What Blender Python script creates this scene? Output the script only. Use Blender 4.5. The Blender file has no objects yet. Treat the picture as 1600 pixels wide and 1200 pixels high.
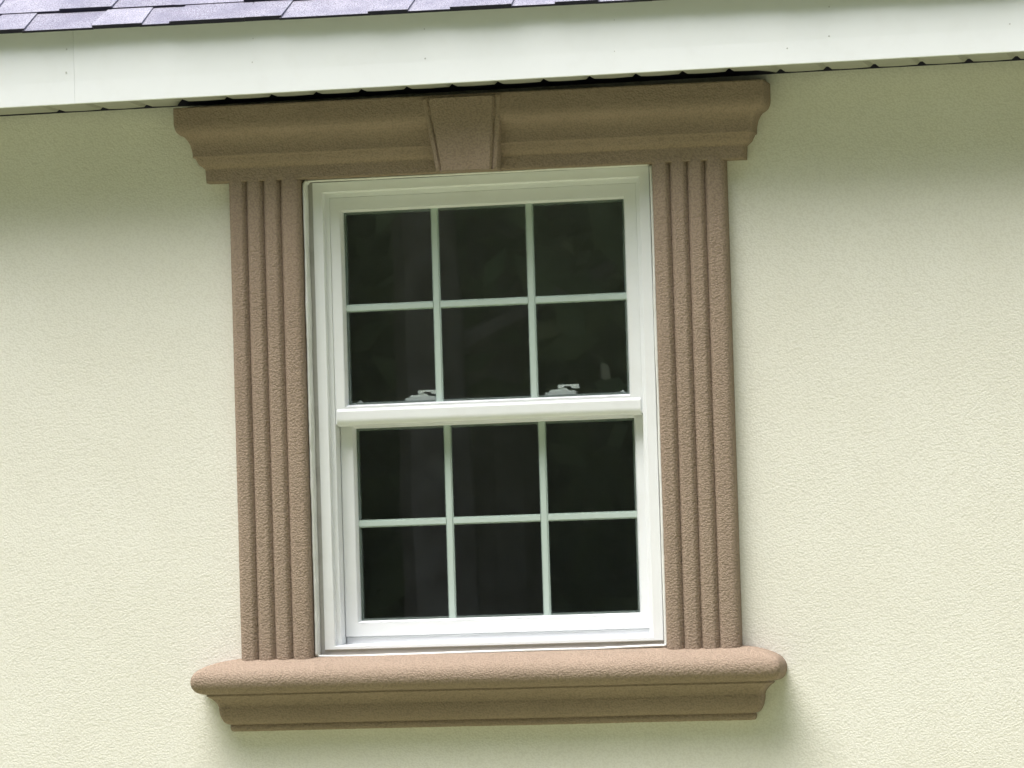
import bpy, bmesh, math, random
from mathutils import Vector, Matrix, noise
R = math.radians
random.seed(7)
sc = bpy.context.scene
C = sc.collection

# ------------------------------------------------------------------ camera
F_PX, DIST, YAW, PITCH, ROLL = 7180.0, 12.07, 12.3, 2.95, 1.7
fw = Vector((-math.sin(R(YAW))*math.cos(R(PITCH)), math.cos(R(YAW))*math.cos(R(PITCH)), math.sin(R(PITCH))))
rt = fw.cross(Vector((0, 0, 1))).normalized(); up = rt.cross(fw)
r_ = R(ROLL)
rt2 = math.cos(r_)*rt - math.sin(r_)*up
up2 = math.sin(r_)*rt + math.cos(r_)*up
cam_d = bpy.data.cameras.new('camera'); cam = bpy.data.objects.new('camera', cam_d); C.objects.link(cam)
m3 = Matrix((rt2, up2, -fw)).transposed()
cam.matrix_world = Matrix.Translation(Vector((0, 0, 2.0)) - fw*DIST) @ m3.to_4x4()
cam_d.sensor_width = 36; cam_d.lens = 36*F_PX/1600; cam_d.clip_start = 0.1; cam_d.clip_end = 500
sc.camera = cam

# ------------------------------------------------------------------ sky, sun, exposure
SUN_AZ, SUN_EL = -44.0, 71.0            # azimuth measured from the wall's outward normal, minus = towards the left
to_sun = Vector((math.sin(R(SUN_AZ))*math.cos(R(SUN_EL)), -math.cos(R(SUN_AZ))*math.cos(R(SUN_EL)), math.sin(R(SUN_EL))))
w = bpy.data.worlds.new('World'); sc.world = w; w.use_nodes = True
wn = w.node_tree.nodes; wl = w.node_tree.links
sky = wn.new('ShaderNodeTexSky'); sky.sky_type = 'NISHITA'; sky.sun_disc = False
sky.sun_elevation = R(SUN_EL); sky.sun_rotation = math.atan2(to_sun.x, to_sun.y)
sky.dust_density = 3.0
hs = wn.new('ShaderNodeHueSaturation'); hs.inputs['Saturation'].default_value = 0.75
wl.new(sky.outputs[0], hs.inputs['Color'])
bg = wn['Background']; bg.inputs['Strength'].default_value = 0.15
wl.new(hs.outputs[0], bg.inputs['Color'])
sd = bpy.data.lights.new('sun', 'SUN'); sd.energy = 1.5; sd.angle = R(44); sd.color = (1.0, 0.985, 0.97)
sun = bpy.data.objects.new('sun', sd); C.objects.link(sun)
sun.rotation_euler = to_sun.to_track_quat('Z', 'Y').to_euler(); sun.location = (-6, -10, 14)
sc.view_settings.view_transform = 'Standard'; sc.view_settings.look = 'None'
sc.view_settings.gamma = 1.0; sc.view_settings.use_curve_mapping = False
sc.view_settings.exposure = 1.93
sc.cycles.max_bounces = 6; sc.cycles.diffuse_bounces = 3; sc.cycles.glossy_bounces = 3; sc.cycles.transparent_max_bounces = 12

# ------------------------------------------------------------------ materials
def nodes(name):
    m = bpy.data.materials.new(name); m.use_nodes = True
    nt = m.node_tree
    return m, nt, nt.nodes, nt.links, nt.nodes['Principled BSDF']
def mixcol(nt, fac, a, b):
    n = nt.nodes.new('ShaderNodeMix'); n.data_type = 'RGBA'
    if hasattr(fac, 'links'): nt.links.new(fac, n.inputs[0])
    else: n.inputs[0].default_value = fac
    for i, v in ((6, a), (7, b)):
        if hasattr(v, 'links'): nt.links.new(v, n.inputs[i])
        else: n.inputs[i].default_value = (*v, 1)
    return n.outputs[2]
def noise_tex(nt, vec, scale, detail=3.0, rough=0.55):
    n = nt.nodes.new('ShaderNodeTexNoise'); n.inputs['Scale'].default_value = scale
    n.inputs['Detail'].default_value = detail; n.inputs['Roughness'].default_value = rough
    nt.links.new(vec, n.inputs['Vector']); return n.outputs['Fac']
def maprange(nt, v, a, b, c=0.0, d=1.0):
    n = nt.nodes.new('ShaderNodeMapRange'); nt.links.new(v, n.inputs[0])
    for i, x in enumerate((a, b, c, d)): n.inputs[i+1].default_value = x
    return n.outputs[0]
def math_node(nt, op, a, b):
    n = nt.nodes.new('ShaderNodeMath'); n.operation = op
    for i, v in enumerate((a, b)):
        if hasattr(v, 'links'): nt.links.new(v, n.inputs[i])
        else: n.inputs[i].default_value = v
    return n.outputs[0]
def position(nt):
    return nt.nodes.new('ShaderNodeNewGeometry').outputs['Position']
def bump(nt, h, dist, strength=1.0):
    n = nt.nodes.new('ShaderNodeBump'); n.inputs['Distance'].default_value = dist
    n.inputs['Strength'].default_value = strength; nt.links.new(h, n.inputs['Height']); return n.outputs[0]

def stucco(name, base, dark, pale, fine, dist, rough=0.9):
    m, nt, N, L, b = nodes(name)
    p = position(nt)
    mp = nt.nodes.new('ShaderNodeMapping'); mp.inputs['Scale'].default_value = (0.95, 1, 1.05)
    mp.inputs['Rotation'].default_value = (0, R(14), 0); L.new(p, mp.inputs['Vector'])
    warp = nt.nodes.new('ShaderNodeTexVoronoi'); warp.feature = 'F1'; warp.inputs['Scale'].default_value = fine
    L.new(mp.outputs[0], warp.inputs['Vector'])
    grain = math_node(nt, 'SUBTRACT', 1.0, warp.outputs['Distance'])      # rounded grit standing proud
    g1 = noise_tex(nt, p, fine*2.2, 1.0, 0.6)
    h = math_node(nt, 'ADD', grain, math_node(nt, 'MULTIPLY', g1, 0.6))
    big = maprange(nt, noise_tex(nt, p, 2.3, 2.0, 0.6), 0.38, 0.64)
    c = mixcol(nt, big, base, pale)
    pits = maprange(nt, grain, 0.55, 0.30, 0, 0.5)
    c = mixcol(nt, pits, c, dark)
    L.new(c, b.inputs['Base Color']); b.inputs['Roughness'].default_value = rough
    b.inputs['Specular IOR Level'].default_value = 0.25
    L.new(bump(nt, h, dist), b.inputs['Normal'])
    return m
M = {}
M['wall'] = stucco('cream_stucco', (0.735, 0.722, 0.645), (0.65, 0.635, 0.555), (0.765, 0.755, 0.685), 195, 0.00075)
M['trim'] = stucco('brown_stucco', (0.292, 0.223, 0.168), (0.20, 0.150, 0.112), (0.318, 0.244, 0.185), 195, 0.0016)

def vinyl(name, col, rough=0.38, dirt=0.10, dirtcol=(0.5, 0.48, 0.42)):
    m, nt, N, L, b = nodes(name)
    p = position(nt)
    d = maprange(nt, noise_tex(nt, p, 14, 5, 0.65), 0.5, 0.75, 0, dirt)
    L.new(mixcol(nt, d, col, dirtcol), b.inputs['Base Color'])
    L.new(maprange(nt, noise_tex(nt, p, 35, 3), 0.3, 0.7, rough-0.06, rough+0.1), b.inputs['Roughness'])
    L.new(bump(nt, noise_tex(nt, p, 9, 2), 0.0012, 0.5), b.inputs['Normal'])
    return m
M['vinyl'] = vinyl('white_vinyl', (0.80, 0.82, 0.835))
M['grille'] = vinyl('grille_behind_glass', (0.45, 0.54, 0.50), 0.6, 0.05)
M['fascia'] = vinyl('white_aluminium', (0.79, 0.82, 0.835), 0.42, 0.08)
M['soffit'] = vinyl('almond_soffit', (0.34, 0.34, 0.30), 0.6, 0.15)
M['caulk'] = vinyl('white_caulk', (0.74, 0.75, 0.72), 0.5, 0.35, (0.42, 0.41, 0.38))
M['mortar'] = vinyl('grey_filler', (0.50, 0.49, 0.46), 0.8, 0.6, (0.30, 0.29, 0.27))
M['spacer'] = vinyl('grey_spacer', (0.26, 0.29, 0.28), 0.5, 0.1)
M['lock'] = vinyl('lock_plastic', (0.78, 0.80, 0.78), 0.45, 0.1)
M['nail'] = vinyl('nail_paint', (0.52, 0.53, 0.53), 0.5, 0.3)
M['room'] = vinyl('dim_room_paint', (0.72, 0.73, 0.72), 0.8, 0.2)
M['attic'] = vinyl('bare_timber', (0.12, 0.09, 0.06), 0.9, 0.4, (0.06, 0.045, 0.03))

def glass():
    m, nt, N, L, b = nodes('window_glass')
    N.remove(b)
    tr = N.new('ShaderNodeBsdfTransparent'); tr.inputs[0].default_value = (0.95, 0.975, 0.965, 1)
    gl = N.new('ShaderNodeBsdfGlossy'); gl.inputs['Roughness'].default_value = 0.012
    gl.inputs['Color'].default_value = (1, 0.98, 1, 1)
    fr = N.new('ShaderNodeFresnel')
    geo = N.new('ShaderNodeNewGeometry')          # the far face of the sheet leaves glass for air: undo the node's inversion
    L.new(maprange(nt, geo.outputs['Backfacing'], 0, 1, 2.0, 1/2.0), fr.inputs['IOR'])
    nrm = bump(nt, noise_tex(nt, position(nt), 2.5, 1.0), 0.0003, 0.5)
    L.new(nrm, gl.inputs['Normal'])
    mx = N.new('ShaderNodeMixShader'); L.new(fr.outputs[0], mx.inputs[0])
    L.new(tr.outputs[0], mx.inputs[1]); L.new(gl.outputs[0], mx.inputs[2])
    L.new(mx.outputs[0], N['Material Output'].inputs['Surface'])
    return m
M['glass'] = glass()

def shingle_mat():
    m, nt, N, L, b = nodes('asphalt_shingle')
    p = position(nt)
    oi = N.new('ShaderNodeObjectInfo')
    tone = N.new('ShaderNodeValToRGB'); L.new(oi.outputs['Random'], tone.inputs[0])
    e = tone.color_ramp.elements
    e[0].position = 0; e[0].color = (0.085, 0.08, 0.115, 1)
    e[1].position = 1; e[1].color = (0.19, 0.185, 0.225, 1)
    k = e.new(0.5); k.color = (0.135, 0.13, 0.165, 1)
    gr = noise_tex(nt, p, 300, 3, 0.75)
    c = mixcol(nt, maprange(nt, gr, 0.40, 0.62, 0, 0.7), tone.outputs[0], (0.40, 0.39, 0.44))
    c = mixcol(nt, maprange(nt, gr, 0.46, 0.34, 0, 0.9), c, (0.03, 0.027, 0.055))
    c = mixcol(nt, maprange(nt, noise_tex(nt, p, 11, 3), 0.40, 0.68, 0, 0.6), c, (0.12, 0.115, 0.16))
    L.new(c, b.inputs['Base Color']); b.inputs['Roughness'].default_value = 0.85
    L.new(bump(nt, gr, 0.003), b.inputs['Normal'])
    return m
M['shingle'] = shingle_mat()
M['shingle_edge'] = vinyl('cut_asphalt_edge', (0.018, 0.017, 0.034), 0.85, 0.2, (0.05, 0.05, 0.07))
def plain(name, ca, cb, scale, rough=0.9):
    m, nt, N, L, b = nodes(name)
    L.new(mixcol(nt, maprange(nt, noise_tex(nt, position(nt), scale, 2, 0.65), 0.35, 0.65), ca, cb), b.inputs['Base Color'])
    b.inputs['Roughness'].default_value = rough; b.inputs['Specular IOR Level'].default_value = 0.05
    return m
M['grass'] = plain('lawn', (0.17, 0.19, 0.10), (0.27, 0.275, 0.175), 1.7)
M['backdrop_dark'] = plain('dark_backdrop_ground', (0.018, 0.022, 0.010), (0.035, 0.040, 0.020), 0.6)  # kept dark so the added slope mirrors dark in the panes
def leaf_mat():
    m, nt, N, L, b = nodes('leaf_green'); N.remove(b)
    c = mixcol(nt, maprange(nt, noise_tex(nt, position(nt), 0.9, 1, 0.65), 0.35, 0.65), (0.09, 0.125, 0.055), (0.16, 0.20, 0.10))
    d = N.new('ShaderNodeBsdfDiffuse'); t = N.new('ShaderNodeBsdfTranslucent'); mx = N.new('ShaderNodeMixShader'); mx.inputs[0].default_value = 0.4
    L.new(c, d.inputs[0]); L.new(c, t.inputs[0]); L.new(d.outputs[0], mx.inputs[1]); L.new(t.outputs[0], mx.inputs[2])
    L.new(mx.outputs[0], N['Material Output'].inputs['Surface']); return m
M['leaf'] = leaf_mat()
M['bark'] = plain('bark', (0.07, 0.055, 0.045), (0.16, 0.14, 0.12), 6)

# ------------------------------------------------------------------ object helpers
def mesh_obj(name, verts, faces, mat, parent=None, smooth=False, origin=None):
    """ONE mesh object from world-space vertices; its origin is its parent's base (or the given point)."""
    if origin is None: origin = parent['_base'] if parent is not None and '_base' in parent else (0, 0, 0)
    o3 = Vector(origin)
    me = bpy.data.meshes.new(name)
    me.from_pydata([tuple(Vector(v)-o3) for v in verts], [], faces)
    bm = bmesh.new(); bm.from_mesh(me); bmesh.ops.recalc_face_normals(bm, faces=bm.faces); bm.to_mesh(me); bm.free()
    me.materials.append(mat)
    if smooth:
        for p in me.polygons: p.use_smooth = True
    o = bpy.data.objects.new(name, me); C.objects.link(o)
    if parent is not None: o.parent = parent
    if parent is None: o.location = o3
    return o
def thing(name, label, cat, base, group=None):
    o = bpy.data.objects.new(name, None); C.objects.link(o); o.location = base
    o.empty_display_size = 0.1
    o['label'] = label; o['category'] = cat; o['kind'] = 'thing'; o['_base'] = tuple(base)
    if group: o['group'] = group
    return o
def base_of(child, parent): child['_base'] = parent['_base']; return child
def tag(o, label, cat, group=None):
    o['label'] = label; o['category'] = cat
    if group: o['group'] = group
    return o
def structure(o): o['kind'] = 'structure'; return o

def box_vf(x0, x1, y0, y1, z0, z1, b=0.0):
    """box, chamfered on every edge when b > 0"""
    if b <= 0:
        v = [(x, y, z) for x in (x0, x1) for y in (y0, y1) for z in (z0, z1)]
        f = [(0, 1, 3, 2), (4, 6, 7, 5), (0, 4, 5, 1), (2, 3, 7, 6), (0, 2, 6, 4), (1, 5, 7, 3)]
        return v, f
    bm = bmesh.new(); bmesh.ops.create_cube(bm, size=1)
    for v in bm.verts:
        v.co = Vector((x0 if v.co.x < 0 else x1, y0 if v.co.y < 0 else y1, z0 if v.co.z < 0 else z1))
    bmesh.ops.bevel(bm, geom=bm.edges[:], offset=b, segments=2, affect='EDGES', profile=0.5)
    bm.verts.index_update()
    v = [tuple(x.co) for x in bm.verts]; f = [[x.index for x in q.verts] for q in bm.faces]; bm.free()
    return v, f
def merge(*vf):
    V, Fc = [], []
    for v, f in vf:
        n = len(V); V += list(v); Fc += [tuple(i+n for i in q) for q in f]
    return V, Fc
def grid_faces(nu, nv, close_v=False):
    f = []
    for i in range(nu-1):
        for j in range(nv if close_v else nv-1):
            a = i*nv+j; b = i*nv+(j+1) % nv
            f.append((a, b, b+nv, a+nv))
    return f
def resample(pts, step):
    out = [Vector(pts[0])]
    for a, b in zip(pts[:-1], pts[1:]):
        a, b = Vector(a), Vector(b); n = max(1, round((b-a).length/step))
        out += [a+(b-a)*k/n for k in range(1, n+1)]
    return out
def smooth_curve(pts, k=4):
    """Catmull-Rom through 2-D points"""
    P = [Vector(p) for p in pts]; out = []
    for i in range(len(P)-1):
        p0 = P[max(i-1, 0)]; p1 = P[i]; p2 = P[i+1]; p3 = P[min(i+2, len(P)-1)]
        for s in range(k):
            t = s/k
            out.append(0.5*((2*p1)+(p2-p0)*t+(2*p0-5*p1+4*p2-p3)*t*t+(3*p1-p0-3*p2+p3)*t**3))
    out.append(P[-1]); return out
def rough_up(v, amp=0.0006, fine=170, wave=0.0006):
    """hand-trowelled coat: small grain plus a slow wander"""
    p = Vector(v)
    g = noise.noise_vector(p*fine)*amp
    s = noise.noise_vector(p*5.0)*wave
    return p+g+s

# ------------------------------------------------------------------ the setting
GZ = -0.25
N_ = 48
def ground_z(x, y):
    z = GZ
    if y < -14 or abs(x) > 14: z += 0.10*noise.noise(Vector((x*0.07, y*0.07, 0)))
    return z
gv = [(-120+240*i/N_, -150+240*j/N_, 0) for i in range(N_+1) for j in range(N_+1)]
gv = [(x, y, ground_z(x, y)) for x, y, z in gv]
ground = structure(mesh_obj('ground', gv, grid_faces(N_+1, N_+1), M['grass'], smooth=True))

hv = [(-90+180*i/24, -36-60*j/12, GZ-0.2+16*(j/12)**0.8*(1+0.25*noise.noise(Vector((i*0.35, j*0.4, 3)))) if j else GZ-0.3) for i in range(25) for j in range(13)]
backdrop = structure(mesh_obj('backdrop_hill', hv, grid_faces(25, 13), M['backdrop_dark'], smooth=True))  # unseen slope added behind the trees to close bright gaps in reflections

# wall with the window opening
WX0, WX1, WY1, WZ1 = -3.2, 5.0, 6.5, 2.93
HX0, HX1, HZ0, HZ1 = -0.545, 0.394, 1.285, 2.585
T = 0.16
house = thing('stucco_wall', 'cream stucco house wall with fine grain around the window', 'wall', (0, 0, GZ))
o_ = [(WX0, GZ-0.3), (WX1, GZ-0.3), (WX1, WZ1), (WX0, WZ1)]; h_ = [(HX0, HZ0), (HX1, HZ0), (HX1, HZ1), (HX0, HZ1)]
V = [(x, 0, z) for x, z in o_]+[(x, 0, z) for x, z in h_]+[(x, T, z) for x, z in o_]+[(x, T, z) for x, z in h_]
Fc = []
for k in range(4):
    n = (k+1) % 4
    Fc += [(k, n, 4+n, 4+k), (8+k, 12+k, 12+n, 8+n), (4+k, 4+n, 12+n, 12+k), (k, 8+k, 8+n, n)]
mesh_obj('front_wall', V, Fc, M['wall'], house)
V, Fc = merge(box_vf(WX0, WX0+T, T+0.001, WY1, GZ-0.3, WZ1), box_vf(WX1-T, WX1, T+0.001, WY1, GZ-0.3, WZ1),
              box_vf(WX0+T+0.001, WX1-T-0.001, WY1-T, WY1, GZ-0.3, WZ1))
mesh_obj('side_wall', V, Fc, M['wall'], house)
V, Fc = box_vf(WX0+0.01, WX1-0.01, -0.003, 0.004, 2.7792, WZ1-0.002); mesh_obj('gap_shade_strip', V, Fc, M['shingle_edge'], house)  # black strip stands in for the shade inside the soffit-to-wall gap
# dim room behind the glass: floor, ceiling, partition walls
a0, a1, b1 = -1.25, 1.15, 2.1
V, Fc = merge(box_vf(a0, a1, 0.162, b1, 0.05, 0.10), box_vf(a0, a1, 0.162, b1, 2.66, 2.70), box_vf(a0-0.06, a0, 0.162, b1, 0.05, 2.70),
              box_vf(a1, a1+0.06, 0.162, b1, 0.05, 2.70), box_vf(a0-0.06, a1+0.06, b1, b1+0.06, 0.05, 2.70))
structure(mesh_obj('room_interior', V, Fc, M['room']))

# ------------------------------------------------------------------ roof with laminated shingles
SL = R(26.2)
up_s = Vector((0, math.cos(SL), math.sin(SL))); nr_s = Vector((0, -math.sin(SL), math.cos(SL)))
TILT = -0.0076
EY, EZ = -0.228, 2.9605                               # lower front edge of the first course
roof = thing('roof', 'purple grey asphalt shingle roof edge above the white fascia', 'roof', (0, EY, EZ))
RX0, RX1 = WX0-0.25, WX1+0.25
def roof_pt(x, s, h): return Vector((x, EY, EZ+TILT*x)) + up_s*s + nr_s*h
ridge_s = 3.9
# deck slab (two slopes), under the shingles
tp = [roof_pt(RX0, 0.036, -0.003), roof_pt(RX1, 0.036, -0.003), roof_pt(RX1, ridge_s, -0.003), roof_pt(RX0, ridge_s, -0.003)]
ry = tp[2].y
bk = [Vector((RX1, 2*ry+0.2, EZ-0.05)), Vector((RX0, 2*ry+0.2, EZ-0.05))]
top = [tp[0], tp[1], tp[2], tp[3], bk[0], bk[1]]
dn = Vector((0, 0, -0.012))
V = [tuple(p) for p in top]+[tuple(p+dn) for p in top]
Fc = [(0, 1, 2, 3), (3, 2, 4, 5), (6, 9, 8, 7), (9, 11, 10, 8), (0, 6, 7, 1), (4, 10, 11, 5), (0, 3, 9, 6), (3, 5, 11, 9), (1, 7, 8, 2), (2, 8, 10, 4)]
mesh_obj('roof_deck', V, Fc, M['shingle'], roof)
# closed gable ends
for gx in (RX0+0.25, RX1-0.27):
    V, Fc = [], []
    for dx in (0, 0.02):
        V += [(gx+dx, 0.1, WZ1-0.05), (gx+dx, 2*ry, WZ1-0.05), (gx+dx, ry, tp[2].z-0.03)]
    mesh_obj('gable_panel', V, [(0, 1, 2), (3, 5, 4), (0, 3, 4, 1), (1, 4, 5, 2), (2, 5, 3, 0)], M['wall'], house)
def shingle_mesh(slant_l, slant_r):
    """unit-width tab; length along the slope 0.20, butt at s=0, wedge-thin at the tail"""
    Ls = 0.20; xs0, xs1 = 0.0, 1.0
    v = []
    for s, hb, ht in ((0, 0.0, 1.0), (0.004, 0.0, 1.06), (Ls, 0.0, 0.30)):
        sl = slant_l*s/Ls; sr = slant_r*s/Ls
        v += [(xs0+sl, s, hb), (xs1+sr, s, hb), (xs1+sr, s, ht), (xs0+sl, s, ht)]
    f = [(0, 1, 2, 3), (3, 2, 6, 7), (7, 6, 10, 11), (0, 4, 5, 1), (4, 8, 9, 5), (8, 11, 10, 9),
         (1, 5, 6, 2), (5, 9, 10, 6), (0, 3, 7, 4), (4, 7, 11, 8)]
    me = bpy.data.meshes.new('shingle'); me.from_pydata(v, [], f)
    bm = bmesh.new(); bm.from_mesh(me); bmesh.ops.recalc_face_normals(bm, faces=bm.faces); bm.to_mesh(me); bm.free()
    me.materials.append(M['shingle']); me.materials.append(M['shingle_edge'])
    for p in me.polygons: p.material_index = 1 if p.index in (0, 3, 4) else 0
    return me
SM = [shingle_mesh(0.06, -0.06), shingle_mesh(-0.05, 0.05), shingle_mesh(0.03, 0.10), shingle_mesh(0.0, 0.0)]
EXPO = 0.143
rs = random.Random(11)
rbase = Vector(roof['_base'])
for ci in range(8):
    x = -2.35+rs.uniform(-0.2, 0); thick = rs.random() < 0.5
    while x < 2.35:
        wd = rs.uniform(0.10, 0.20) if thick else rs.uniform(0.08, 0.24)
        th = (0.0115 if thick else 0.0062)+rs.uniform(-0.0006, 0.0006)
        o = bpy.data.objects.new('shingle', SM[0 if thick else 1] if rs.random() < 0.7 else SM[rs.choice((2, 3))])
        C.objects.link(o); o.parent = roof
        p = roof_pt(x, EXPO*ci+rs.uniform(-0.0015, 0.0015)+(0 if thick else 0.0012), 0.0006*(1 if thick else 0)+0.0035*(ci > 0))-rbase
        wq = wd+(0.006 if thick else 0.004)
        yaw = rs.uniform(-0.006, 0.006)
        bx = Vector((math.cos(yaw), 0, TILT)).normalized(); by = (up_s+bx*yaw).normalized(); bz = bx.cross(by).normalized()
        tilt = -0.028 if ci == 0 else -0.012
        by2 = (by+bz*(-tilt*0)).normalized()
        mtx = Matrix((bx*wq, by2, bz*th)).transposed().to_4x4(); mtx.translation = p
        o.matrix_local = mtx
        x += wd; thick = not thick if rs.random() < 0.85 else thick

# ------------------------------------------------------------------ fascia
FYF, FZ0, FZ1 = -0.200, 2.778, 2.9655
def fascia_piece(x0, x1, yf):
    prof = [(yf+0.006, FZ0+0.003), (yf+0.006, FZ0), (yf+0.0015, FZ0), (yf, FZ0+0.0015), (yf+0.0008, FZ0+0.06), (yf+0.0002, FZ0+0.12), (yf, FZ1), (yf+0.025, FZ1+0.0), (yf+0.025, FZ0+0.004)]
    n = max(2, int((x1-x0)/0.05)); xs = [x0+(x1-x0)*i/n for i in range(n+1)]
    V = []
    for x in xs:
        for y, z in prof:
            wv = 0.0012*noise.noise(Vector((x*1.6, 3, z*5))) if y < yf+0.0012 else 0
            V.append((x, y+wv, z+(TILT*x if z > FZ1-0.001 else 0)))
    Fc = grid_faces(len(xs), len(prof), True)
    Fc += [tuple(range(len(prof))), tuple(range((len(xs)-1)*len(prof), len(xs)*len(prof)))]
    return V, Fc
fascia = thing('fascia', 'long white aluminium fascia running under the roof shingles', 'fascia', (0, FYF, FZ0))
V, Fc = fascia_piece(RX0, -1.1173, FYF+0.0012); mesh_obj('fascia_board', V, Fc, M['fascia'], fascia)
V, Fc = fascia_piece(-1.1163, 2.2, FYF); mesh_obj('fascia_board', V, Fc, M['fascia'], fascia)
V, Fc = fascia_piece(2.201, RX1, FYF+0.0012); mesh_obj('fascia_board', V, Fc, M['fascia'], fascia)
def dome(cx, cy, cz, r, h, seg=10):
    V = [(cx, cy-h, cz)]
    for k, (rr, hh) in enumerate(((0.6, 0.75), (1.0, 0.0))):
        V += [(cx+r*rr*math.cos(2*math.pi*i/seg), cy-h*hh, cz+r*rr*math.sin(2*math.pi*i/seg)) for i in range(seg)]
    Fc = [(0, 1+i, 1+(i+1) % seg) for i in range(seg)]+[(1+i, 1+seg+i, 1+seg+(i+1) % seg, 1+(i+1) % seg) for i in range(seg)]
    return V, Fc
for nx, nz in ((-1.139, 2.863), (-1.136, 2.924), (-0.628, 2.862), (-0.624, 2.924), (-0.162, 2.8465), (-0.1617, 2.923), (0.34, 2.837), (0.342, 2.918), (0.898, 2.8454), (0.7895, 2.8202), (0.901, 2.92), (1.36, 2.85), (-1.62, 2.86), (1.8, 2.86)):
    V, Fc = dome(nx, FYF+0.0008, nz, 0.0024, 0.0012); mesh_obj('nail_head', V, Fc, M['nail'], fascia, True)
# timber sub-fascia that closes the eave behind the metal
V, Fc = box_vf(RX0, RX1, FYF+0.026, FYF+0.05, FZ0+0.016, FZ1-0.05); mesh_obj('sub_fascia', V, Fc, M['attic'], fascia)

# ------------------------------------------------------------------ soffit of grooved panels
soff = thing('soffit', 'almond grooved soffit panels between white fascia and stucco wall', 'soffit', (0, -0.1, FZ0))
SP = 0.1222; y0s, y1s = FYF+0.0062, -0.030
def soffit_panel(x0):
    # two flats and two V grooves per panel, a lapped seam at its end
    prof = []
    for k in range(2):
        a = x0+k*SP
        prof += [(a-0.0125, 0.0), (a-0.004, 0.0075), (a+0.002, 0.0075), (a+0.0105, 0.0)]
        prof += [(a+0.03, -0.0008), (a+0.055, -0.0012), (a+0.08, -0.0008)]
    prof += [(x0+2*SP-0.0135, 0.0)]
    V = []
    zz = FZ0+0.0015
    jy = random.uniform(-0.002, 0.002)
    yend = [(-0.106 if -0.874 < x < 0.709 else y1s)+jy for x, dz in prof]       # cut short above the cornice
    for (tt, sag) in ((0, 0), (0.5, -0.0006), (1, 0)):
        for (x, dz), ye in zip(prof, yend): V.append((x, y0s+(ye-y0s)*tt, zz+dz+sag))
        for (x, dz), ye in zip(reversed(prof), reversed(yend)): V.append((x, y0s+(ye-y0s)*tt, zz+dz+sag+0.0015))
    n = 2*len(prof)
    return V, grid_faces(3, n, True)+[tuple(range(n)), tuple(range(2*n, 3*n))]
k0 = -16
for k in range(22):
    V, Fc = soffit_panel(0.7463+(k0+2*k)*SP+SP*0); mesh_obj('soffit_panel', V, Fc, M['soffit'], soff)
# plain sheets beyond the grooved run, as far as the eave goes
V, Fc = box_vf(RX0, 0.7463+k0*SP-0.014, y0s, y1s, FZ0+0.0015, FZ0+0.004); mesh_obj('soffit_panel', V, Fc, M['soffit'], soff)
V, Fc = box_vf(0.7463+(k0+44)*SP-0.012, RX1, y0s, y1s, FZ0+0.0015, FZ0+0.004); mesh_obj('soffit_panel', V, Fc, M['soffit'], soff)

# ------------------------------------------------------------------ moulded surround
def moulding(name, XL, XR, zb, prof, shear, parent=None, rc=0.010, origin=None, embed=0.02, step=0.006, x_gap=None):
    """profile (p,z) swept along the front with mitred returns to the wall at both ends"""
    prof = resample(prof, 0.0045)
    path = []                                       # (function of p) -> (x, y)
    n = int((XR-XL)/step)
    stations = []
    for e in (0.0, 0.5): stations.append(('L', e))
    for a in (0.0, 0.25, 0.5, 0.75): stations.append(('LC', a))
    for i in range(n+1): stations.append(('F', i/n))
    for a in (0.25, 0.5, 0.75, 1.0): stations.append(('RC', a))
    for e in (0.5, 0.0): stations.append(('R', e))
    V = []
    for kind, t in stations:
        for q in prof:
            p, z = q.x, q.y
            r = min(rc, p*0.8)
            if kind == 'L': x, y = XL-p, embed+(-(p-r)-embed)*t
            elif kind == 'R': x, y = XR+p, embed+(-(p-r)-embed)*t
            elif kind == 'LC':
                a = t*math.pi/2; x = XL-p+r-r*math.cos(a); y = -(p-r)-r*math.sin(a)
            elif kind == 'RC':
                a = (1-t)*math.pi/2; x = XR+p-r+r*math.cos(a); y = -(p-r)-r*math.sin(a)
            else: x = (XL-p+r)+((XR+p-r)-(XL-p+r))*t; y = -p
            v = Vector((x, y, zb+z+shear*x))
            v = rough_up(v) if y < 0.0 else v
            V.append(tuple(v))
    ns, npf = len(stations), len(prof)
    Fc = grid_faces(ns, npf)
    # caps: top and bottom strips back to the wall
    for j in (0, npf-1):
        base = len(V)
        for i in range(ns):
            x, y, z = V[i*npf+j]; V.append((min(max(x, XL), XR), embed, z))
        for i in range(ns-1): Fc.append((i*npf+j, (i+1)*npf+j, base+i+1, base+i))
    return mesh_obj(name, V, Fc, M['trim'], parent, True, origin)
head_prof = smooth_curve([(0.046, 0.0), (0.047, 0.018), (0.048, 0.036)], 2)[:-1]
head_prof += smooth_curve([(0.048, 0.036), (0.052, 0.040), (0.061, 0.048), (0.066, 0.058), (0.069, 0.064)], 3)
head_prof += smooth_curve([(0.074, 0.066), (0.075, 0.082), (0.079, 0.100), (0.086, 0.114), (0.092, 0.121)], 3)
head_prof += smooth_curve([(0.097, 0.123), (0.107, 0.132), (0.112, 0.146), (0.113, 0.162), (0.113, 0.196)], 3)
hd = thing('cornice', 'brown stucco cornice moulding with keystone above the white window', 'cornice', (-0.082, 0, 2.56))
SH = -0.0055
moulding('cornice_moulding', -0.762, 0.598, 2.5615, [(q[0], q[1]) for q in head_prof], SH, hd)
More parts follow.
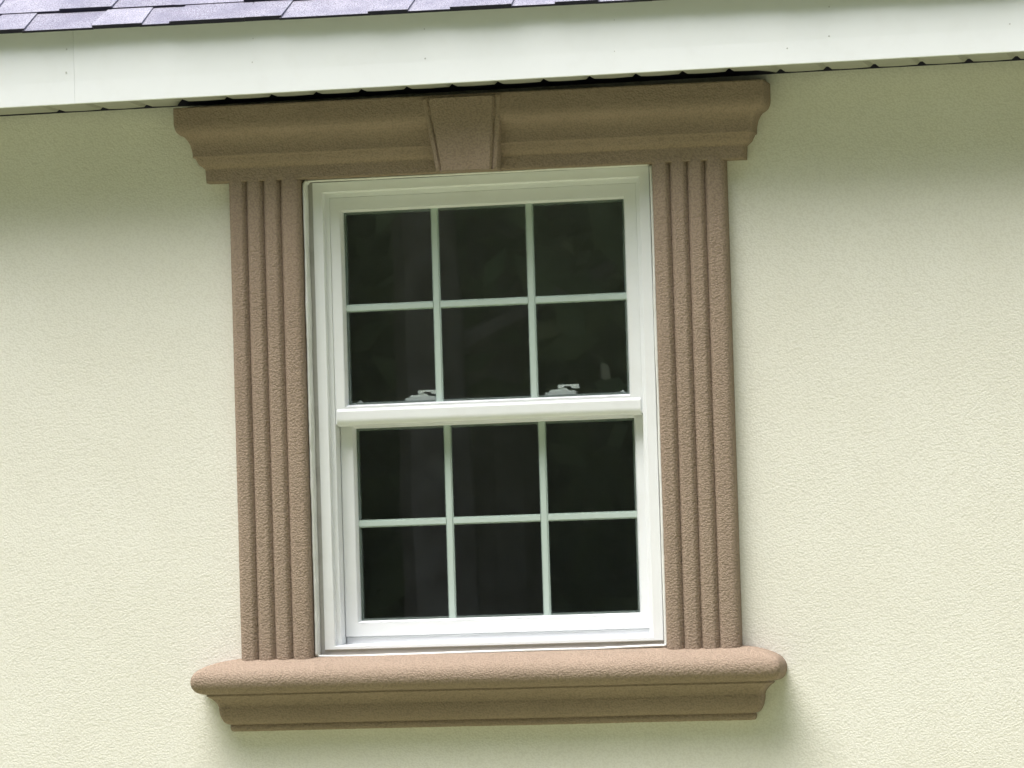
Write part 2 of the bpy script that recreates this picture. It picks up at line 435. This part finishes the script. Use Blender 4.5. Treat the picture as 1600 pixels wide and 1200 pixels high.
# keystone: bevelled wedge standing proud of the moulding
kf = [(-0.1717, 2.7500), (-0.0035, 2.7490), (-0.0229, 2.5605), (-0.1481, 2.5612)]
kb = [(-0.1930, 2.7515), (0.0185, 2.7505), (-0.0030, 2.5598), (-0.1670, 2.5606)]
def quad_grid(c, y, nu, nv):
    out = []
    for i in range(nu+1):
        for j in range(nv+1):
            s, t = i/nu, j/nv
            tx = c[0][0]*(1-s)+c[1][0]*s; tz = c[0][1]*(1-s)+c[1][1]*s
            bx = c[3][0]*(1-s)+c[2][0]*s; bz = c[3][1]*(1-s)+c[2][1]*s
            out.append((tx*(1-t)+bx*t, y, tz*(1-t)+bz*t))
    return out
def keystone():
    rings = []; nu, nv = 24, 32
    def ring(c, y):
        pts = []
        for (a, b, n) in ((0, 1, nu), (1, 2, nv), (2, 3, nu), (3, 0, nv)):
            for k in range(n):
                t = k/n; pts.append((c[a][0]*(1-t)+c[b][0]*t, y, c[a][1]*(1-t)+c[b][1]*t))
        return pts
    def lerp(c, d, t): return [(p[0]*(1-t)+q[0]*t, p[1]*(1-t)+q[1]*t) for p, q in zip(c, d)]
    seq = [(kb, -0.02), (kb, -0.078), (kb, -0.1175), (lerp(kb, kf, 0.10), -0.1200), (lerp(kb, kf, 0.48), -0.1206), (lerp(kb, kf, 0.58), -0.1190), (lerp(kb, kf, 0.68), -0.1150), (lerp(kb, kf, 0.76), -0.1150), (lerp(kb, kf, 0.88), -0.1220), (kf, -0.1245)]
    V = []
    def lean(p): return Vector((p[0], p[1]+(0.030*(2.752-p[2])/0.197 if p[1] < -0.07 else 0), p[2]))   # the face leans out with the cornice
    for c, y in seq: V += [tuple(rough_up(lean(p), wave=0.0005)) for p in ring(c, y)]
    n = 2*(nu+nv); Fc = grid_faces(len(seq), n, True)
    inner = [(p[0]*0.94-0.0055, p[1]*0.96+0.106) for p in kf]
    g = quad_grid(kf, -0.1247, nu, nv); b0 = len(V)
    V += [tuple(rough_up(lean(p), wave=0.0005)) for p in g]
    Fc += [tuple(i+b0 for i in q) for q in grid_faces(nu+1, nv+1)]
    return V, Fc
V, Fc = keystone(); mesh_obj('keystone', V, Fc, M['trim'], hd, True)

sill_prof = smooth_curve([(0.030, 0.0), (0.034, 0.003), (0.036, 0.010), (0.0355, 0.016)], 2)
sill_prof += smooth_curve([(0.0340, 0.0185), (0.0435, 0.0210), (0.0505, 0.028), (0.0555, 0.039), (0.0585, 0.051), (0.0600, 0.062)], 3)
sill_prof += smooth_curve([(0.0595, 0.0655), (0.0640, 0.076), (0.0735, 0.087), (0.086, 0.0955)], 3)
sill_prof += smooth_curve([(0.0835, 0.0995), (0.097, 0.1020), (0.108, 0.107), (0.116, 0.118), (0.119, 0.131), (0.117, 0.146), (0.108, 0.160), (0.092, 0.171), (0.070, 0.180), (0.045, 0.187), (0.015, 0.192), (0.0, 0.194)], 3)
sl_t = thing('window_sill', 'brown stucco moulded sill with rounded nose below the window', 'window sill', (-0.08, 0, 1.107))
moulding('sill_moulding', -0.749, 0.587, 1.1065, [(q[0], q[1]) for q in sill_prof], -0.002, sl_t, rc=0.015)

# reeded pilasters
def reed(x0, x1, z0, z1, d, ends):
    """one rib: a gently crowned face falling into the V channels beside it; an end rib rounds off to the wall"""
    wd = x1-x0; prof = []
    def h(x):
        u = d+0.0012*math.sin(math.pi*(x-x0)/wd)
        for dist, outer in ((x-x0, ends[0]), (x1-x, ends[1])):
            if outer: r = 0.016; u -= 0 if dist >= r else r*(1-math.sqrt(max(0, 1-(1-dist/r)**2)))
            else: c = 0.0125; u -= 0 if dist >= c else 0.0125*(1-dist/c)**1.6
        return u
    n = 22
    ts = sorted([0.5-0.5*math.cos(math.pi*i/n) for i in range(n+1)])
    prof = [(x0, 0.01)]+[(x0+wd*t, -h(x0+wd*t)) for t in ts]+[(x1, 0.01)]
    nz = int((z1-z0)/0.0055); V = []
    for k in range(nz+1):
        z = z0+(z1-z0)*k/nz
        for px, py in prof:
            v = Vector((px, py, z)); V.append(tuple(rough_up(v, wave=0.0004) if py < 0 else v))
    return V, grid_faces(nz+1, len(prof))
def pilaster(x0, x1, label):
    t = thing('pilaster', label, 'pilaster', ((x0+x1)/2, 0, 1.295), 'reeded pilasters beside the window')
    V, Fc = box_vf(x0+0.004, x1-0.004, -0.010, 0.02, 1.285, 2.575); mesh_obj('backing', V, Fc, M['trim'], t)
    wd = (x1-x0); ed = [x0, x0+wd*0.2425, x0+wd*0.4825, x0+wd*0.7225, x1]
    for k in range(4):
        g = 0.0002
        V, Fc = reed(ed[k]+(0 if k == 0 else g), ed[k+1]-(0 if k == 3 else g), 1.285, 2.572, 0.046, (k == 0, k == 3))
        mesh_obj('reed', V, Fc, M['trim'], t, True)
pilaster(-0.747, -0.551, 'reeded brown stucco pilaster left of the white window')
pilaster(0.397, 0.591, 'reeded brown stucco pilaster right of the white window')

# ------------------------------------------------------------------ double hung window
win = thing('window', 'white vinyl double hung window with twelve dark panes', 'window', (-0.075, 0.06, 1.3165))
def ring(x0, x1, z0, z1, prof, ins, n_close=True):
    """mitred rectangular ring: prof = [(k, y)], ins[side][k] = inset for left, right, bottom, top"""
    V = []
    L_, R_, B_, T_ = ins
    for i, y in enumerate(prof):
        a, b, c, d = x0+L_[i], x1-R_[i], z0+B_[i], z1-T_[i]
        V += [(a, y, c), (b, y, c), (b, y, d), (a, y, d)]
    n = len(prof); Fc = []
    for i in range(n if n_close else n-1):
        j = (i+1) % n
        for s in range(4):
            q = (s+1) % 4
            Fc.append((i*4+s, i*4+q, j*4+q, j*4+s))
    return V, Fc
# fixed frame
fy = [0.120, 0.0145, 0.013, 0.013, 0.0145, 0.0325, 0.033, 0.033, 0.034, 0.120]
fi = [0, 0, 0.0012, 0.0262, 0.0275, 0.0285, 0.0290, 0.0395, 0.0405, 0.0410]
fb = [0, 0, 0.0012, 0.0085, 0.0098, 0.0105, 0.0108, 0.0112, 0.0115, 0.0160]
V, Fc = ring(-0.531, 0.381, 1.3165, 2.558, fy, (fi, fi, fb, fi)); mesh_obj('frame', V, Fc, M['vinyl'], win)
def sash(name, x0, x1, z0, z1, ox0, ox1, oz0, oz1, yf, yg, yb, roundb=0.0):
    w4 = (ox0-x0, x1-ox1, oz0-z0, z1-oz1)
    # outer back, outer front, face, bead groove, bevel down to the glass, back
    ys = [yb, yf+0.002, yf, yf, yf+0.0015, yf+0.0015, yf+0.0005, yg-0.001, yg+0.004, yb]
    def ins(wd):
        return [0, 0, 0.002, wd-0.0075, wd-0.0070, wd-0.0062, wd-0.0055, wd-0.0008, wd, wd]
    I = [ins(x) for x in w4]
    if roundb:                                          # rounded lower edge on the meeting rail
        pass
    V, Fc = ring(x0, x1, z0, z1, ys, I)
    return base_of(mesh_obj(name, V, Fc, M['vinyl'], win), win)
us = sash('upper_sash', -0.4910, 0.3410, 1.9125, 2.5175, -0.4575, 0.3025, 1.9645, 2.4778, 0.0365, 0.054, 0.070)
ls = sash('lower_sash', -0.4895, 0.3425, 1.3490, 1.9655, -0.4495, 0.3050, 1.3910, 1.9024, 0.077, 0.093, 0.112)
# meeting rail nose: half-round strip hung on the lower rail of the upper sash
n = 10; nose = []
z_t, z_b = 1.9520, 1.9080
for i in range(n+1):
    t = i/n
    a = t*math.pi/2
    nose.append((0.0320+0.0 if False else 0.0315+0.016*(1-math.cos(a)), 1.9275-0.0195*math.sin(a)))
nose = [(0.0360, 1.9530), (0.0330, 1.9500), (0.0315, 1.9460)]+nose+[(0.066, 1.908), (0.066, 1.950)]
V = []; xs = [-0.4855+0.821*i/40 for i in range(41)]
for x in xs: V += [(x, y, z) for y, z in nose]
Fc = grid_faces(len(xs), len(nose), True)+[tuple(range(len(nose))), tuple(range(40*len(nose), 41*len(nose)))]
mesh_obj('meeting_rail', V, Fc, M['vinyl'], us)
V, Fc = box_vf(-0.4885, 0.3415, 0.0835, 0.1115, 1.3270, 1.3485, 0.0018); mesh_obj('lift_rail', V, Fc, M['vinyl'], ls)

def bar(horizontal, c, a0, a1, wd, yf, th):
    h = wd/2; ch = 0.0032
    prof = [(-h, yf+th), (-h, yf+0.0028), (-h+ch, yf+0.0022), (-h+ch+0.0006, yf), (h-ch-0.0006, yf), (h-ch, yf+0.0022), (h, yf+0.0028), (h, yf+th)]
    V = []
    for a in (a0, a1):
        for d, y in prof: V.append((a, y, c+d) if horizontal else (c+d, y, a))
    n = len(prof)
    return V, grid_faces(2, n, True)+[tuple(range(n)), tuple(range(n, 2*n))]
def glaze(s, ox0, ox1, oz0, oz1, vx, hz, yg):
    wd = 0.0205; h = wd/2
    e = 0.003
    # spacer frame between the two sheets
    V, Fc = ring(ox0-e, ox1+e, oz0-e, oz1+e, [yg+0.006, yg+0.006, yg+0.016, yg+0.016], [[0, 0.0085, 0.0085, 0]]*4)
    mesh_obj('glass_spacer', V, Fc, M['spacer'], s)
    for x in vx:
        V, Fc = bar(False, x, oz0-e+0.0005, oz1+e-0.0005, wd, yg+0.0012, 0.008); mesh_obj('muntin', V, Fc, M['grille'], s)
    xs = [ox0-e]+[q for x in vx for q in (x-h, x+h)]+[ox1+e]
    for k in range(3):
        V, Fc = bar(True, hz, xs[2*k]+0.0003, xs[2*k+1]-0.0003, wd, yg+0.0012, 0.008); mesh_obj('muntin', V, Fc, M['grille'], s)
        for z0, z1 in ((oz0-e, hz-h), (hz+h, oz1+e)):
            V, Fc = box_vf(xs[2*k], xs[2*k+1], yg-0.0002, yg+0.0028, z0, z1); mesh_obj('pane', V, Fc, M['glass'], s)
glaze(us, -0.4575, 0.3025, 1.9645, 2.4778, (-0.2095, 0.0475), 2.2215, 0.0545)
glaze(ls, -0.4495, 0.3050, 1.3910, 1.9024, (-0.2005, 0.0560), 1.6485, 0.0935)
# sash locks on top of the lower sash, seen through the upper panes
def extrude_poly(pts, y0, y1):
    n = len(pts); V = [(x, y0, z) for x, z in pts]+[(x, y1, z) for x, z in pts]
    return V, [tuple(range(n)), tuple(range(n, 2*n))]+[(i, (i+1) % n, n+(i+1) % n, n+i) for i in range(n)]
def sash_lock(x, z):
    a = extrude_poly([(x, z), (x+0.083, z), (x+0.083, z+0.0125), (x+0.079, z+0.0155), (x+0.068, z+0.0155), (x+0.068, z+0.0165), (x+0.013, z+0.0165), (x+0.012, z+0.0125), (x, z+0.0125)], 0.080, 0.104)
    b = extrude_poly([(x+0.014, z+0.0166), (x+0.062, z+0.0166), (x+0.060, z+0.0205), (x+0.056, z+0.0225), (x+0.036, z+0.0225), (x+0.034, z+0.0195), (x+0.016, z+0.0195)], 0.083, 0.100)
    ob = mesh_obj('sash_lock', *merge(a, b), M['lock'], ls)
    c = extrude_poly([(x+0.035, z+0.0226), (x+0.050, z+0.0226), (x+0.052, z+0.0275), (x+0.068, z+0.0275), (x+0.073, z+0.0215), (x+0.092, z+0.0205), (x+0.0905, z+0.0320), (x+0.036, z+0.0315)], 0.0815, 0.0955)
    # the lever is moulded in one with the lock
    v, f = merge(a, b, c)
    bpy.data.objects.remove(ob)
    return mesh_obj('sash_lock', v, f, M['lock'], ls)
sash_lock(0.0705, 1.9657); sash_lock(-0.3095, 1.9657)
for tx, d in ((-0.447, 1), (0.292, -1)):
    V, Fc = extrude_poly([(tx, 1.9657), (tx+d*0.024, 1.9657), (tx+d*0.020, 1.9720), (tx+d*0.013, 1.9770), (tx+d*0.006, 1.9710)], 0.082, 0.096)
    mesh_obj('tilt_latch', V, Fc, M['lock'], ls)

# filler strip and caulk bead between the frame and the surround
V, Fc = ring(-0.5515, 0.3975, 1.290, 2.572, [0.018, 0.018, 0.06, 0.06], [[0.0, 0.0225, 0.0225, 0.0]]*2+[[0, 0.030, 0.030, 0]]+[[0, 0.016, 0.016, 0]])
mesh_obj('joint_filler', V, Fc, M['mortar'], win)
def caulk(path, rads, seed):
    V = []; seg = 8; pts = resample(path, 0.006); n = len(pts)
    for i, p in enumerate(pts):
        t = (pts[min(i+1, n-1)]-pts[max(i-1, 0)]).normalized(); a = Vector((0, 1, 0)); b = t.cross(a).normalized()
        ra, rb = rads
        k = 1+0.22*noise.noise(p*7+Vector((seed, 0, 0)))+0.08*noise.noise(p*45)
        off = 0.0010*noise.noise(p*6+Vector((0, seed, 0)))
        for s in range(seg):
            an = 2*math.pi*s/seg
            V.append(tuple(p+b*(rb*k*math.cos(an)+off)+a*(ra*k*math.sin(an))))
    return V, grid_faces(n, seg, True)+[tuple(range(seg)), tuple(range((n-1)*seg, n*seg))]
for path, rr, sd_ in (([(-0.5455, -0.004, 1.302), (-0.5455, -0.004, 2.553), (-0.538, 0.0, 2.562)], (0.022, 0.0056), 1.0),
                      ([(-0.538, 0.0, 2.5615), (0.385, 0.0, 2.5595)], (0.012, 0.0035), 2.0),
                      ([(0.3905, 0.004, 2.556), (0.3905, 0.004, 1.302)], (0.010, 0.0062), 3.0),
                      ([(-0.548, -0.010, 1.3005), (-0.40, -0.012, 1.2975), (-0.1, -0.012, 1.3005), (0.2, -0.012, 1.2995), (0.392, -0.010, 1.3035)], (0.008, 0.0042), 4.0)):
    V, Fc = caulk([Vector(p) for p in path], rr, sd_); mesh_obj('caulk_bead', V, Fc, M['caulk'], win, True)

# ------------------------------------------------------------------ trees out of view: mirrored in the panes, some added for shade
def tube(p0, p1, r0, r1, seg=7):
    p0, p1 = Vector(p0), Vector(p1); t = (p1-p0).normalized(); a = t.orthogonal().normalized(); b = t.cross(a)
    V = [tuple(p+(a*math.cos(2*math.pi*i/seg)+b*math.sin(2*math.pi*i/seg))*r) for p, r in ((p0, r0), (p1, r1)) for i in range(seg)]
    return V, grid_faces(2, seg, True)
def tree_meshes(seed, H):
    rn = random.Random(seed); parts = []
    pts = [Vector((0, 0, -0.3))]
    for k in range(1, 8): pts.append(Vector((rn.uniform(-.25, .25)*k*0.4, rn.uniform(-.25, .25)*k*0.4, H*0.9*k/7)))
    rad = [0.30*(1-k/8.2) for k in range(8)]
    for k in range(7): parts.append(tube(pts[k], pts[k+1], rad[k], rad[k+1]))
    tips = []
    for q in range(46):
        k = rn.randint(1, 6); t = rn.random(); p = pts[k].lerp(pts[k+1], t)
        an = rn.uniform(0, 2*math.pi); ln = (1.15-p.z/H)*rn.uniform(2.4, 5.4)
        e = p+Vector((math.cos(an)*ln, math.sin(an)*ln, rn.uniform(0.2, 0.6)*ln)); mid = p.lerp(e, 0.5)+Vector((0, 0, -0.15))
        parts.append(tube(p, mid, 0.09, 0.06, 5)); parts.append(tube(mid, e, 0.06, 0.02, 5)); tips += [e, mid, mid.lerp(e, .5)]
    tips += [pts[7], pts[6]]
    V, Fc = merge(*parts)
    lv, lf = [], []
    for c in tips:
        rr = rn.uniform(1.2, 2.2)
        for i in range(75):
            d = Vector((rn.gauss(0, 1), rn.gauss(0, 1), rn.gauss(0, .75))).normalized()*rr*rn.random()**0.45
            p = c+d; s = rn.uniform(0.14, 0.28)
            u = Vector((rn.gauss(0, 1), rn.gauss(0, 1), rn.gauss(0, 1))).normalized(); v2 = u.orthogonal().normalized()
            b = len(lv); lv += [tuple(p-u*s), tuple(p+v2*s*0.5), tuple(p+u*s), tuple(p-v2*s*0.5)]; lf.append((b, b+1, b+2, b+3))
    out = []
    for nm, v, f, m in (('trunk', V, Fc, 'bark'), ('crown', lv, lf, 'leaf')):
        me = bpy.data.meshes.new(nm); me.from_pydata(v, [], f); me.materials.append(M[m]); out.append(me)
    return out
TM = [tree_meshes(s, h) for s, h in ((3, 28.0), (5, 31.0), (9, 26.0))]  # grown tall to keep low sky light off the wall
rt_ = random.Random(21)
spots = []
for row, (yy, n) in enumerate(((-19.5, 10), (-25.0, 11))):
    spots += [(-27+54*(k+0.5*row)/(n-1)+rt_.uniform(-1, 1)-2, yy+rt_.uniform(-1.3, 1.3)) for k in range(n)]
for sx in (-1, 1): spots += [(sx*(17+rt_.uniform(0, 2)), yy) for yy in (-14, -8.5, -3)]  # added at both sides to block low sky light
spots += [(9.8, -6.2), (12.5, -1.5)]  # unseen pair added to hold sky light off the wall's right end
for k, (x, y) in enumerate(spots):
    tr = thing('tree', 'tall leafy tree out of view, for glass reflections and wall shade', 'tree', (x, y, GZ), 'trees mirrored in the window glass')
    tr.rotation_euler.z = rt_.uniform(0, 6.28)
    for me, nm in zip(TM[(k*2+k//7) % 3], ('trunk', 'crown')):
        o = bpy.data.objects.new(nm, me); C.objects.link(o); o.parent = tr
# the wood behind them reads as one mass
lv, lf = [], []
for k in range(42000):
    x = rt_.uniform(-48, 44); h = 15+4*noise.noise(Vector((x*0.16, 2, 0)))+2*noise.noise(Vector((x*0.6, 5, 0)))
    p = Vector((x, -31-4.5*rt_.random()-1.2*noise.noise(Vector((x*0.4, 0, 1))), GZ+h*rt_.random()**1.25)); s_ = rt_.uniform(0.35, 0.8)
    u = Vector((rt_.gauss(0, 1), rt_.gauss(0, 1), rt_.gauss(0, 1))).normalized(); v2 = u.orthogonal().normalized()
    b = len(lv); lv += [tuple(p-u*s_), tuple(p+v2*s_*0.6), tuple(p+u*s_), tuple(p-v2*s_*0.6)]; lf.append((b, b+1, b+2, b+3))
me = bpy.data.meshes.new('woodland'); me.from_pydata(lv, [], lf); me.materials.append(M['leaf'])
o = bpy.data.objects.new('woodland', me); C.objects.link(o)
o['kind'] = 'stuff'; o['label'] = 'dark green woodland mirrored in the lower window panes'; o['category'] = 'woodland'
for o in bpy.data.objects:
    if '_base' in o: del o['_base']
